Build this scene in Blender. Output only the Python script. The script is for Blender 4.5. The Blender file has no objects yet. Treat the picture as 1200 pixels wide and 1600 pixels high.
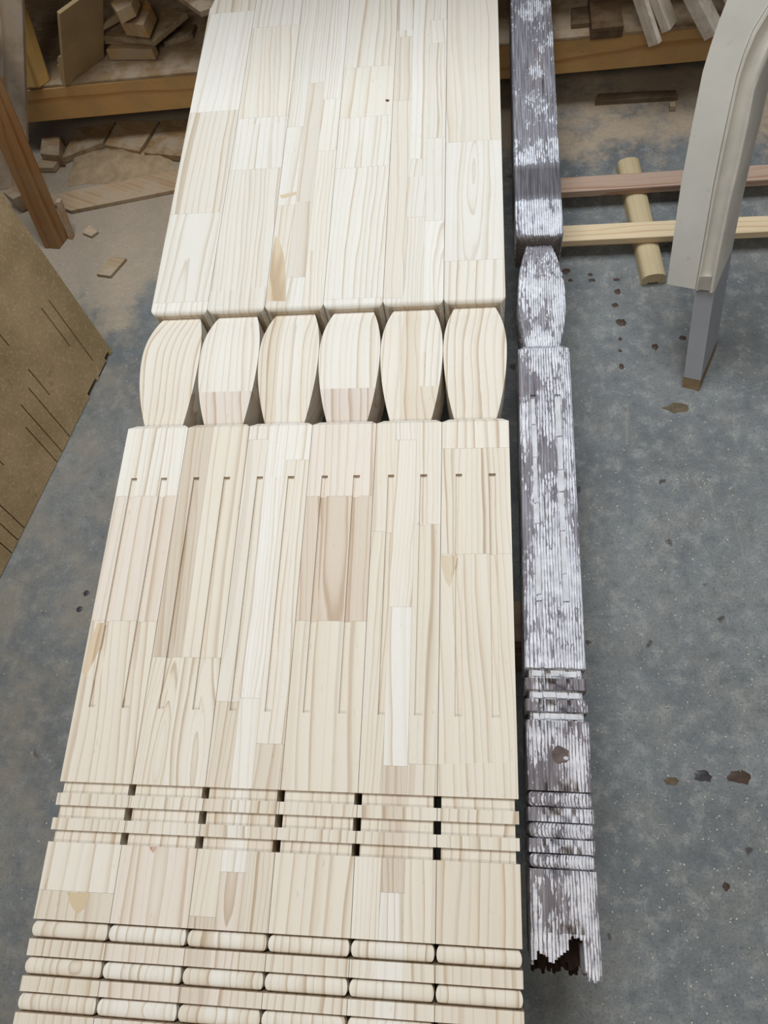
import bpy, math, random
from mathutils import Vector, Matrix, Euler

# ------------------------------------------------------------------ camera, world, lights
scene = bpy.context.scene
FPX = 1178.9
CAM = Vector((-.05276, -.62342, 1.44367))
ROT = Euler((math.radians(22.866), math.radians(6.616), math.radians(2.348)), 'XYZ')
cd = bpy.data.cameras.new('camera'); cam = bpy.data.objects.new('camera', cd)
scene.collection.objects.link(cam)
cam.location = CAM; cam.rotation_euler = ROT
cd.sensor_fit = 'VERTICAL'; cd.sensor_height = 36; cd.lens = 36 * FPX / 1600
cd.clip_start = .02
scene.camera = cam

wd = bpy.data.worlds.new('world'); scene.world = wd; wd.use_nodes = True
wd.node_tree.nodes['Background'].inputs[0].default_value = (.93, .96, 1, 1)
wd.node_tree.nodes['Background'].inputs[1].default_value = .13

def area(name, loc, target, size, energy, col):
    l = bpy.data.lights.new(name, 'AREA'); l.shape = 'RECTANGLE'; l.size, l.size_y = size
    l.energy = energy; l.color = col
    o = bpy.data.objects.new(name, l); scene.collection.objects.link(o)
    o.location = loc
    o.rotation_euler = (Vector(target) - Vector(loc)).to_track_quat('-Z', 'Y').to_euler()
    return o
area('ceiling_lamp', (-.25, 1.0, 3.3), (-.2, .35, 0), (1.7, 1.3), 88, (.92, .965, 1))
area('ceiling_lamp', (-.3, -2.6, 3.3), (-.2, -.5, .2), (1.6, .8), 35, (1, .90, .76))

vs = scene.view_settings
scene.display_settings.display_device = 'sRGB'
vs.view_transform = 'Standard'; vs.look = 'None'; vs.gamma = 1; vs.use_curve_mapping = False
vs.exposure = 0

RM = ROT.to_matrix()
def at(px, py, z=0.0):
    """world point of a photo pixel at height z"""
    d = RM @ Vector(((px - 600) / FPX, (800 - py) / FPX, -1))
    return CAM + d * ((z - CAM.z) / d.z)
def ray_plane(px, py, p, n):
    d = RM @ Vector(((px - 600) / FPX, (800 - py) / FPX, -1))
    return CAM + d * ((p - CAM).dot(n) / d.dot(n))

# ------------------------------------------------------------------ helpers
C = scene.collection
rnd = random.Random(7)
def srgb(r, g, b):
    f = lambda c: (c / 255 / 12.92) if c <= 10 else ((c / 255 + .055) / 1.055) ** 2.4
    return (f(r), f(g), f(b), 1)

class MB:
    """collects faces with a tint and grain coordinates, built as one mesh object"""
    def __init__(s): s.v = []; s.f = []; s.mi = []; s.tint = []; s.g = []; s.cur = (1, 1, 1, 1); s.gm = None; s.m = 0
    def vert(s, p, gp=None):
        p = Vector(p); s.v.append(p[:]); s.tint.append(s.cur)
        q = Vector(gp) if gp is not None else p
        s.g.append((s.gm @ q if s.gm else q)[:]); return len(s.v) - 1
    def face(s, idx, m=None):
        idx = [i for k, i in enumerate(idx) if s.v[i] != s.v[idx[k - 1]]]
        if len(idx) > 2: s.f.append(idx); s.mi.append(s.m if m is None else m)
    def loft(s, rings, cap=(1, 1), closed=True, capm=None):
        ids = [[s.vert(p) for p in r] for r in rings]
        n = len(ids[0])
        for a, b in zip(ids, ids[1:]):
            for i in range(n if closed else n - 1):
                j = (i + 1) % n; s.face([a[i], a[j], b[j], b[i]])
        if cap[0]: s.face(ids[0][::-1], capm)
        if cap[1]: s.face(ids[-1], capm)
        return ids
    def box(s, o, x, y, z):
        """box from corner o with edge vectors x, y, z"""
        o, x, y, z = map(Vector, (o, x, y, z))
        s.loft([[o, o + x, o + x + y, o + y], [o + z, o + x + z, o + x + y + z, o + y + z]])
    def build(s, name, mats, parent=None, smooth=None, bevel=None):
        me = bpy.data.meshes.new(name); me.from_pydata(s.v, [], s.f)
        ms = mats if isinstance(mats, (list, tuple)) else [mats]
        for m in ms: me.materials.append(m)
        me.polygons.foreach_set('material_index', s.mi)
        a = me.attributes.new('tint', 'FLOAT_COLOR', 'POINT'); a.data.foreach_set('color', [c for t in s.tint for c in t])
        a = me.attributes.new('gco', 'FLOAT_VECTOR', 'POINT'); a.data.foreach_set('vector', [c for t in s.g for c in t])
        import bmesh
        bm = bmesh.new(); bm.from_mesh(me); bmesh.ops.recalc_face_normals(bm, faces=bm.faces)
        if bevel:
            bmesh.ops.remove_doubles(bm, verts=bm.verts, dist=1e-6)
            ed = [e for e in bm.edges if len(e.link_faces) == 2 and e.calc_face_angle(0) > .5]
            bmesh.ops.bevel(bm, geom=ed, offset=bevel, segments=2, profile=.5, affect='EDGES', clamp_overlap=True)
        bm.to_mesh(me); bm.free()
        if smooth:
            me.polygons.foreach_set('use_smooth', [True] * len(me.polygons)); me.set_sharp_from_angle(angle=math.radians(smooth))
        o = bpy.data.objects.new(name, me); C.objects.link(o)
        if parent: o.parent = parent
        return o
def empty(name, loc=(0, 0, 0), rz=0):
    o = bpy.data.objects.new(name, None); C.objects.link(o); o.location = loc; o.rotation_euler = (0, 0, rz)
    o.empty_display_size = .05; return o
def tag(o, label, cat, group=None):
    o['label'] = label; o['category'] = cat
    if group: o['group'] = group
    return o
def struct(o): o['kind'] = 'structure'; return o
def xyz(*a): return Vector(a)

def log(axis_x, axis_z, tilt_z=0, tilt_x=0, scale=1, seed=0, centre=(0, 0, 0)):
    """matrix into the coordinates of the log a piece was sawn from (log axis = Y)"""
    return (Matrix.Translation((0, seed * 3.17, 0)) @ Matrix.Scale(scale, 4) @
            Matrix.Translation((axis_x, 0, axis_z)) @ Matrix.Rotation(tilt_x, 4, 'X') @ Matrix.Rotation(tilt_z, 4, 'Z') @
            Matrix.Translation(-Vector(centre)))

# ------------------------------------------------------------------ materials
class NT:
    def __init__(s, name):
        s.m = bpy.data.materials.new(name); s.m.use_nodes = True; s.t = s.m.node_tree; s.b = s.t.nodes['Principled BSDF']
    def n(s, typ, inp=None, **kw):
        o = s.t.nodes.new(typ)
        for k, v in kw.items(): setattr(o, k, v)
        for k, v in (inp or {}).items():
            if isinstance(v, bpy.types.NodeSocket): s.t.links.new(v, o.inputs[k])
            else: o.inputs[k].default_value = v
        return o
    def math(s, op, a, b=None, c=None, clamp=False):
        d = {0: a}
        if b is not None: d[1] = b
        if c is not None: d[2] = c
        return s.n('ShaderNodeMath', d, operation=op, use_clamp=clamp).outputs[0]
    def vmath(s, op, a, b=None):
        d = {0: a}
        if b is not None: d[1] = b
        return s.n('ShaderNodeVectorMath', d, operation=op).outputs[0]
    def noise(s, vec, scale, detail=3, rough=.5, dist=0):
        return s.n('ShaderNodeTexNoise', {'Vector': vec, 'Scale': scale, 'Detail': detail, 'Roughness': rough, 'Distortion': dist}).outputs[0]
    def step(s, v, a, b):
        return s.n('ShaderNodeMapRange', {0: v, 1: a, 2: b, 3: 0., 4: 1.}, interpolation_type='SMOOTHSTEP').outputs[0]
    def mix(s, f, a, b, blend='MIX'):
        return s.n('ShaderNodeMix', {0: f, 6: a, 7: b}, data_type='RGBA', blend_type=blend).outputs[2]
    def attr(s, name, out): return s.n('ShaderNodeAttribute', attribute_name=name).outputs[out]
    def sep(s, v): return s.n('ShaderNodeSeparateXYZ', {0: v}).outputs
    def comb(s, x, y, z): return s.n('ShaderNodeCombineXYZ', {0: x, 1: y, 2: z}).outputs[0]
    def out(s, col, rough=.6, bump=None, bs=.3, bd=.002, spec=.3):
        for k, v in (('Base Color', col), ('Roughness', rough)):
            if isinstance(v, bpy.types.NodeSocket): s.t.links.new(v, s.b.inputs[k])
            else: s.b.inputs[k].default_value = v
        s.b.inputs['Specular IOR Level'].default_value = spec
        if bump is not None:
            bn = s.n('ShaderNodeBump', {'Height': bump, 'Strength': bs, 'Distance': bd}); s.t.links.new(bn.outputs[0], s.b.inputs['Normal'])
        return s.m

def wood(name, line=(.80, .66, .50, 1), strength=.55, rough=.55, pores=.35, spacing=.014, dust=None, spec=.3, band=.32):
    k = NT(name)
    g = k.attr('gco', 1); t = k.n('ShaderNodeAttribute', attribute_name='tint')
    x, y, z = k.sep(g)
    gs = k.comb(x, k.math('MULTIPLY', y, .16), z)
    w1 = k.math('MULTIPLY', k.math('SUBTRACT', k.noise(gs, 9, 2, .5), .5), .05)
    gs2 = k.comb(x, k.math('MULTIPLY', y, .10), z)
    w2 = k.math('MULTIPLY', k.math('SUBTRACT', k.noise(gs2, 60, 2, .5), .5), .006)
    r = k.math('SQRT', k.math('ADD', k.math('MULTIPLY', x, x), k.math('MULTIPLY', z, z)))
    r = k.math('ADD', k.math('ADD', r, w1), w2)
    rs = k.math('DIVIDE', r, spacing)
    rs = k.math('ADD', rs, k.math('MULTIPLY', k.noise(k.comb(rs, 0, 0), 1.3, 1), 1.3))      # uneven ring widths
    fr = k.math('FRACT', rs); cell = k.math('FLOOR', rs)
    wn = k.n('ShaderNodeTexWhiteNoise', {'W': k.math('ADD', cell, k.math('FLOOR', k.math('DIVIDE', y, 3.17)))}, noise_dimensions='1D').outputs[0]
    up = k.math('POWER', k.step(fr, .25, .95), 3.2); dn = k.math('SUBTRACT', 1, k.step(fr, .95, 1.0))
    ring = k.math('MULTIPLY', up, dn)
    f = k.math('MULTIPLY', k.math('MULTIPLY', ring, k.math('ADD', k.math('MULTIPLY', wn, .8), .25)), k.math('MULTIPLY', t.outputs[3], strength))
    base = t.outputs[0]
    c = k.mix(k.math('MULTIPLY', k.step(wn, .2, 1.), k.math('MULTIPLY', k.step(fr, .0, .75), band)), base, k.mix(1., base, (.90, .845, .765, 1), 'MULTIPLY'))
    broad = k.step(k.noise(k.comb(x, k.math('MULTIPLY', y, .12), z), 30, 3), .35, .7)
    c = k.mix(k.math('MULTIPLY', broad, .3), c, k.mix(1., c, (.94, .91, .87, 1), 'MULTIPLY'))
    c = k.mix(f, c, k.mix(1., c, line, 'MULTIPLY'))
    fib = k.noise(k.comb(x, k.math('MULTIPLY', y, .05), z), 620, 2, .6)
    fib2 = k.noise(k.comb(x, k.math('MULTIPLY', y, .13), z), 420, 2, .5)
    c = k.mix(k.math('MULTIPLY', k.step(fib, .58, .74), pores), c, k.mix(1., c, (.84, .77, .70, 1), 'MULTIPLY'))
    c = k.mix(k.math('MULTIPLY', k.step(fib2, .70, .76), pores * 1.3), c, k.mix(1., c, (.60, .50, .42, 1), 'MULTIPLY'))
    if dust:
        dn_ = k.step(k.noise(k.n('ShaderNodeTexCoord').outputs['Object'], 14, 5, .65), .42, .62)
        c = k.mix(k.math('MULTIPLY', dn_, dust[3]), c, (*dust[:3], 1))
    return k.out(c, rough, fib, .12, .0006, spec)

PINE = wood('new_pine', (.62, .51, .41, 1), .85, spec=.22, band=.62)
BEAMW = wood('shelf_pine', (.62, .42, .24, 1), 1.1, .6, .5, .02, (.30, .22, .13, .25))
DUSTY = wood('dusty_timber', (.7, .55, .4, 1), .8, .8, .4, .014, (.42, .34, .25, .75), .1)
PINK = wood('batten_wood', (.72, .55, .45, 1), .9, .6, .4, .012)

def plain(name, col, rough=.6, var=.25, scale=20, stretch=1., bump=.0):
    k = NT(name); o = k.n('ShaderNodeTexCoord').outputs['Object']
    n = k.noise(k.vmath('MULTIPLY', o, (1, stretch, 1)), scale, 5, .6)
    c = k.mix(k.step(n, .3, .7), tuple(x * (1 - var) for x in col[:3]) + (1,), col)
    return k.out(c, rough, n if bump else None, bump or .1, .002)

def old_paint():
    k = NT('flaking_paint')
    g = k.attr('gco', 1); x, y, z = k.sep(g); t = k.n('ShaderNodeAttribute', attribute_name='tint')
    gs = k.comb(x, k.math('MULTIPLY', y, .12), z)
    wob = k.math('MULTIPLY', k.math('SUBTRACT', k.noise(gs, 14, 2), .5), .02)
    wob2 = k.math('MULTIPLY', k.math('SUBTRACT', k.noise(k.comb(x, k.math('MULTIPLY', y, .3), z), 120, 2), .5), .0022)
    r = k.math('ADD', k.math('ADD', k.math('SQRT', k.math('ADD', k.math('MULTIPLY', x, x), k.math('MULTIPLY', z, z))), wob), wob2)
    ring = k.math('FRACT', k.math('DIVIDE', r, .0038))
    groove = k.math('SUBTRACT', 1, k.math('MULTIPLY', k.step(ring, .0, .22), k.math('SUBTRACT', 1, k.step(ring, .78, 1.))))
    big = k.noise(k.comb(x, k.math('MULTIPLY', y, .5), z), 20, 5, .62)
    mid = k.noise(k.comb(x, k.math('MULTIPLY', y, .3), z), 75, 4, .65)
    fine = k.noise(k.comb(x, k.math('MULTIPLY', y, .22), z), 320, 3, .6)
    m = k.math('MULTIPLY', k.math('SUBTRACT', big, .5), 2.7)
    m = k.math('ADD', m, k.math('MULTIPLY', k.math('SUBTRACT', mid, .5), 1.6))
    m = k.math('ADD', m, k.math('MULTIPLY', k.math('SUBTRACT', fine, .5), 1.5))
    m = k.math('ADD', m, k.math('MULTIPLY', groove, -.55))
    m = k.math('ADD', m, k.math('MULTIPLY', k.math('SUBTRACT', t.outputs[3], .36), 1.6))       # per-place paint cover
    paint = k.step(m, -.03, .12)
    chalk = k.step(k.noise(g, 60, 4, .6), .3, .7)
    pc = k.mix(chalk, srgb(200, 203, 211), srgb(238, 240, 245))
    pc = k.mix(k.math('MULTIPLY', groove, .35), pc, srgb(120, 114, 116))
    wn = k.noise(k.comb(x, k.math('MULTIPLY', y, .05), z), 200, 4, .65)
    wc = k.mix(k.step(wn, .3, .7), srgb(112, 109, 113), srgb(166, 164, 170))
    wc = k.mix(k.math('MULTIPLY', k.step(k.noise(gs, 28, 3), .54, .68), .3), wc, srgb(160, 136, 130))
    wc = k.mix(1., wc, t.outputs[0], 'MULTIPLY')
    wc = k.mix(k.math('MULTIPLY', groove, .5), wc, srgb(76, 68, 68))
    crack = k.step(k.noise(k.comb(x, k.math('MULTIPLY', y, .018), z), 260, 2, .5), .66, .70)
    c = k.mix(paint, wc, k.mix(.55, pc, t.outputs[0], 'MULTIPLY'))
    c = k.mix(k.math('MULTIPLY', crack, .75), c, srgb(58, 50, 50))
    h = k.math('SUBTRACT', k.math('ADD', k.math('MULTIPLY', paint, .6), k.math('MULTIPLY', wn, .4)), k.math('ADD', k.math('MULTIPLY', groove, .5), crack))
    return k.out(c, .75, h, .5, .0010, .2)
OLD = old_paint()
ROT_W = plain('rotten_wood', srgb(48, 30, 22), .95, .75, 120, .4, .8)
FLAKE = plain('old_paint_flake', srgb(220, 221, 225), .7, .22, 90, .5, .4)

def concrete():
    k = NT('workshop_concrete'); o = k.n('ShaderNodeTexCoord').outputs['Object']; x, y, z = k.sep(o)
    n1 = k.noise(o, 2.6, 5, .6); n2 = k.noise(o, 30, 6, .7); n3 = k.noise(o, 230, 4, .75); n4 = k.noise(o, 9, 6, .68)
    c = k.mix(k.step(n1, .34, .68), srgb(106, 111, 114), srgb(132, 136, 137))
    c = k.mix(k.math('MULTIPLY', k.step(n4, .42, .64), .5), c, srgb(134, 133, 128))
    c = k.mix(k.math('MULTIPLY', k.step(n2, .48, .66), .55), c, srgb(160, 161, 157))
    c = k.mix(k.math('MULTIPLY', k.step(n2, .47, .32), .55), c, srgb(92, 96, 98))
    c = k.mix(k.math('MULTIPLY', k.step(n3, .48, .66), .55), c, srgb(82, 85, 88))
    # scratches and scuffs
    sc = k.noise(k.vmath('MULTIPLY', o, (1.2, .2, 1)), 40, 3, .6, .6)
    c = k.mix(k.math('MULTIPLY', k.step(sc, .62, .74), .16), c, srgb(176, 174, 168))
    # dark pits and rusty drips
    v = k.n('ShaderNodeTexVoronoi', {'Vector': k.vmath('ADD', o, k.vmath('MULTIPLY', k.n('ShaderNodeTexNoise', {'Vector': o, 'Scale': 40.}).outputs[1], (.03, .03, 0))), 'Scale': 17.})
    spot = k.math('MULTIPLY', k.math('SUBTRACT', 1, k.step(v.outputs['Distance'], .07, .13)), k.step(k.sep(v.outputs['Color'])[0], .66, .72))
    c = k.mix(k.math('MULTIPLY', spot, .8), c, srgb(66, 56, 52))
    wsp = k.n('ShaderNodeTexVoronoi', {'Vector': o, 'Scale': 60.})
    ws = k.math('MULTIPLY', k.math('SUBTRACT', 1, k.step(wsp.outputs['Distance'], .06, .14)), k.step(k.sep(wsp.outputs['Color'])[1], .72, .74))
    c = k.mix(k.math('MULTIPLY', ws, .7), c, srgb(190, 186, 174))
    # sawdust swept up under the shelving and along the left side
    left = k.math('MULTIPLY', k.step(x, -.55, -1.0), k.step(y, .12, .95))
    back = k.math('MULTIPLY', k.step(y, .70, 1.05), .54)
    a = k.math('MAXIMUM', left, back)
    dm = k.step(k.math('ADD', k.math('MULTIPLY', a, .80), k.math('MULTIPLY', k.noise(o, 9, 7, .68), .8)), .66, .88)
    dn = k.noise(o, 120, 3, .6)
    dc = k.mix(dn, srgb(172, 153, 130), srgb(206, 187, 162))
    c = k.mix(k.math('MULTIPLY', dm, .84), c, dc)
    lf = k.math('MULTIPLY', k.step(x, -.45, -.75), k.step(k.noise(o, 11, 6, .7), .42, .62))
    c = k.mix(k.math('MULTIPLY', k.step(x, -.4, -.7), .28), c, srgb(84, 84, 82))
    c = k.mix(k.math('MULTIPLY', lf, .42), c, srgb(146, 136, 120))
    h = k.math('ADD', n3, k.math('MULTIPLY', n2, 1.2))
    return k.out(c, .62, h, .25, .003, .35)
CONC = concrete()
def mdf():
    k = NT('dusty_fibreboard'); o = k.n('ShaderNodeTexCoord').outputs['Object']
    n = k.noise(o, 5, 6, .6); n2 = k.noise(o, 160, 4, .7)
    c = k.mix(k.step(n, .35, .68), srgb(152, 130, 96), srgb(178, 154, 118))
    c = k.mix(k.math('MULTIPLY', k.step(n2, .5, .72), .4), c, srgb(215, 196, 158))
    c = k.mix(k.math('MULTIPLY', k.step(k.noise(o, 30, 4, .6), .63, .7), .3), c, srgb(120, 92, 56))
    return k.out(c, .85, n2, .3, .0015, .15)
MDF = mdf()
def primer():
    k = NT('sanded_primer'); o = k.n('ShaderNodeTexCoord').outputs['Object']
    n = k.noise(o, 6, 4, .6); n2 = k.noise(o, 40, 4, .6)
    c = k.mix(k.step(n, .3, .7), srgb(216, 214, 205), srgb(230, 228, 220))
    c = k.mix(k.math('MULTIPLY', k.step(n2, .62, .72), .28), c, srgb(176, 166, 156))
    return k.out(c, .5, n2, .06, .001, .35)
PRIM = primer()
PRIM_M = plain('sanded_moulding', srgb(222, 217, 206), .5, .14, 16)
LEGG = plain('grey_primer', srgb(172, 174, 180), .5, .10, 9)
RAW = plain('raw_end_wood', srgb(150, 128, 98), .8, .3, 60)
DARK = plain('dark_wall', srgb(52, 44, 36), .9, .5, 6)
PANEL = plain('thin_panel_board', srgb(170, 146, 108), .8, .16, 14)
KNOTM = plain('knot_wood', srgb(112, 98, 92), .8, .4, 90, 1, .5)
DUSTM = plain('sawdust', srgb(214, 205, 188), .95, .2, 90)
DUSTY_H = plain('heaped_sawdust', srgb(172, 150, 120), .95, .25, 45, 1, .6)
DRIP = plain('rust_drip', srgb(84, 66, 56), .6, .4, 60)

# ------------------------------------------------------------------ room
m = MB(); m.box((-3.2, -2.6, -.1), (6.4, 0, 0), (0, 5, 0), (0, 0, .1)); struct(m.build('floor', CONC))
m = MB(); m.box((-3.2, 1.95, 0), (6.4, 0, 0), (0, .1, 0), (0, 0, 2.6)); struct(m.build('wall_back', DARK))

# ------------------------------------------------------------------ new posts
W = .108; S = .0536; TOPZ = .36; AXZ = TOPZ - .054
NECK = S - .005
CREAM = [(227, 217, 200), (232, 225, 212), (222, 209, 188), (228, 216, 194), (234, 228, 217), (219, 205, 184)]
def tintc(c, s=1.): q = srgb(*c); return (q[0], q[1], q[2], s)

def ring_log(kind, r, seed, scale=1.):
    if kind == 's':   # quarter sawn: straight stripes
        return log(r.uniform(.13, .3) * r.choice((-1, 1)), r.uniform(-.03, .03), r.uniform(-.03, .03), 0, scale, seed)
    if kind == 'f':   # flat sawn: cathedral figure
        return log(r.uniform(-.02, .02), r.uniform(-.02, .01), r.uniform(-.05, .05), r.uniform(.05, .11) * r.choice((-1, 1)), scale, seed)
    return log(r.uniform(.06, .11) * r.choice((-1, 1)), r.uniform(.0, .04), r.uniform(-.06, .06), r.uniform(-.04, .04), scale, seed)

def strip(mb, x0, x1, smp, zb=None):
    """square-section strip; smp = (y, half size, top) samples, top may differ from the half size"""
    rings = []; face_tint = mb.cur
    for y, s, zt in smp:
        a = max(-s, min(s, x0)); b = max(-s, min(s, x1)); lo = -s if zb is None else zb
        rings.append([(a, y, lo), (b, y, lo), (b, y, zt), (a, y, zt)])
    mb.loft(rings, cap=(0, 0))
    mb.cur = (face_tint[0] * .66, face_tint[1] * .58, face_tint[2] * .49, face_tint[3])      # end faces: end-grain tone, deepened with shade put into the colour
    for rg in (rings[0][::-1], rings[-1]): mb.face([mb.vert(p) for p in rg])
    mb.cur = face_tint

def bulb_profile(y0, y1, ym, mx, k_lo, k_hi, n=22):
    """vase-shaped half-width: widest at ym, falling off faster on one side"""
    return [(y, mx - (k_hi if y > ym else k_lo) * (y - ym) ** 2) for y in [y0 + (y1 - y0) * i / n for i in range(n + 1)]]
def bead_profile(y0, y1, s, dep, n=9):
    out = [(y0, s - dep)]
    for i in range(n + 1):
        a = math.pi * i / n; t = (1 - math.cos(a)) / 2
        out.append((y0 + (y1 - y0) * (.06 + .88 * t), s - dep * .75 + dep * .75 * math.sin(a) ** .8))
    return out + [(y1, s - dep)]

FLUTES = ((-.0315, -.0213), (.0203, .0312))
FLY = (-.4785, -.1040)
Y_SH, Y_BL = .0, -.5832       # fluted block
def fluted_stave(mb, x0, x1, y0, y1, chamf):
    def samples(zt_of):
        ys = [(y0, S, None), (y1, S, None)]
        if chamf: ys = [(y0, S, None), (y1 - .010, S, None), (y1, S - .010, None)]
        return [(y, s, s) for y, s, _ in ys]
    cur0 = mb.cur
    cuts = sorted({x0, x1, *[c for f in FLUTES for c in f if x0 < c < x1]})
    for a, b in zip(cuts, cuts[1:]):
        mid = (a + b) / 2
        fl = [f for f in FLUTES if f[0] < mid < f[1]]
        lo, hi = max(y0, FLY[0]), min(y1, FLY[1])
        if not fl or lo >= hi: strip(mb, a, b, samples(None), 0.); continue
        if lo > y0: strip(mb, a, b, [(y0, S, S), (lo, S, S)], 0.)
        if hi < y1: strip(mb, a, b, [(hi, S, S)] + samples(None)[1:], 0.)
        n = 6
        for i in range(n):
            mb.cur = tuple(.93 * v for v in cur0[:3]) + (cur0[3],)      # machined bed, tinted darker to stand in for shade in the flute
            u0 = a + (b - a) * i / n; u1 = a + (b - a) * (i + 1) / n
            t = ((u0 + u1) / 2 - fl[0][0]) / (fl[0][1] - fl[0][0])
            d = .0044 + .0018 * math.sqrt(max(0, 1 - (2 * t - 1) ** 2))
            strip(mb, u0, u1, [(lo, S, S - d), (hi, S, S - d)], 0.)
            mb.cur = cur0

T3 = [0, .335, .655, 1]
# per post: upper block columns, bulb pieces, fluted-block columns, plain block columns.
# a column = (from, to, [joint pixel rows], [kind+colour per piece from the far end to the near end])
A_, B_, C_, D_, E_, G_ = (230, 224, 212), (227, 217, 200), (221, 209, 188), (215, 200, 176), (202, 183, 158), (234, 229, 220)
PK = (222, 207, 190)
POSTS = [
 dict(up=[(0, 1, [19, 174, 333, 472], [('s', D_), ('s', G_), ('s', D_), ('f', A_), ('m', G_)])],
      bulb=[(0, 1, 'm', B_)],
      fl=[(0, 1, [775, 970], [('m', A_), ('s', PK), ('m', C_)])],
      pl=[(0, 1, [1393], [('s', B_), ('m', D_)])], be=[('f', C_)]),
 dict(up=[(0, 1, [41, 183, 264], [('s', G_), ('m', C_), ('s', G_), ('m', B_)])],
      bulb=[(0, 1, 'm', A_, 611, 'm', (218, 204, 190))],
      fl=[(0, .42, [1027], [('m', E_), ('f', C_)]), (.42, 1, [1027], [('s', C_), ('f', B_)])],
      pl=[(0, 1, [], [('f', PK)])], be=[('f', A_)]),
 dict(up=[(0, .33, [196, 319], [('s', A_), ('m', G_), ('m', D_)]), (.33, .65, [129, 433], [('s', G_), ('s', E_), ('s', A_)]), (.65, 1, [156, 237], [('s', G_), ('s', B_), ('s', C_)])],
      bulb=[(0, .35, 's', D_), (.35, .7, 'm', A_), (.7, 1, 's', B_)],
      fl=[(0, .33, [686, 1097], [('m', A_), ('s', B_), ('m', D_)]), (.33, .62, [1091], [('s', G_), ('m', A_)]), (.62, 1, [719, 1161], [('s', A_), ('s', B_), ('m', D_)])],
      pl=[(0, .33, [1435], [('m', C_), ('s', E_)]), (.33, .66, [1363], [('m', G_), ('f', PK)]), (.66, 1, [], [('s', D_)])], be=[('m', D_), ('f', A_), ('m', C_)]),
 dict(up=[(0, 1, [104, 182, 261, 466], [('s', B_), ('s', C_), ('f', A_), ('m', A_), ('s', G_)])],
      bulb=[(0, 1, 's', A_, 601, 'm', (212, 196, 184))],
      fl=[(0, 1, [775, 970], [('s', PK), ('f', (206, 184, 160)), ('m', C_)])],
      pl=[(0, 1, [], [('m', C_)])], be=[('m', B_)]),
 dict(up=[(0, .33, [55, 155, 464], [('s', A_), ('m', D_), ('s', (220, 203, 178)), ('m', G_)]), (.33, .66, [248, 339], [('s', G_), ('m', A_), ('s', B_)]), (.66, 1, [33, 69, 217, 346], [('m', A_), ('m', G_), ('s', B_), ('s', A_), ('f', G_)])],
      bulb=[(0, .33, 's', B_), (.33, .64, 's', D_), (.64, 1, 'm', A_, 601, 's', D_)],
      fl=[(0, .3, [830], [('s', C_), ('m', C_)]), (.3, .62, [687, 948, 1197], [('s', A_), ('s', B_), ('s', G_), ('s', E_)]), (.62, 1, [819, 1193], [('s', B_), ('s', (216, 205, 184)), ('s', C_)])],
      pl=[(0, .33, [], [('s', B_)]), (.33, .62, [1395], [('s', E_), ('s', G_)]), (.62, 1, [], [('s', C_)])], be=[('s', B_), ('s', A_), ('s', C_)]),
 dict(up=[(0, 1, [220, 406], [('s', D_), ('f', G_), ('s', B_)])],
      bulb=[(0, 1, 'm', B_)],
      fl=[(0, 1, [700, 865], [('s', B_), ('s', C_), ('m', C_)])],
      pl=[(0, 1, [], [('s', D_)])], be=[('s', C_)]),
]
LABELS = [
 'new laminated pine post at the left end of the row, brown triangle near beads',
 'second new pine post from the left, pinkish plain block below the grooves',
 'third new pine post from the left, three narrow strips with a brown heartwood sliver',
 'fourth new pine post from the left, with a square pinkish brown stave across its flutes',
 'fifth new pine post from the left, glued from three narrow strips of varied tone',
 'new pine post at the right end of the row, next to the weathered post']

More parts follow.
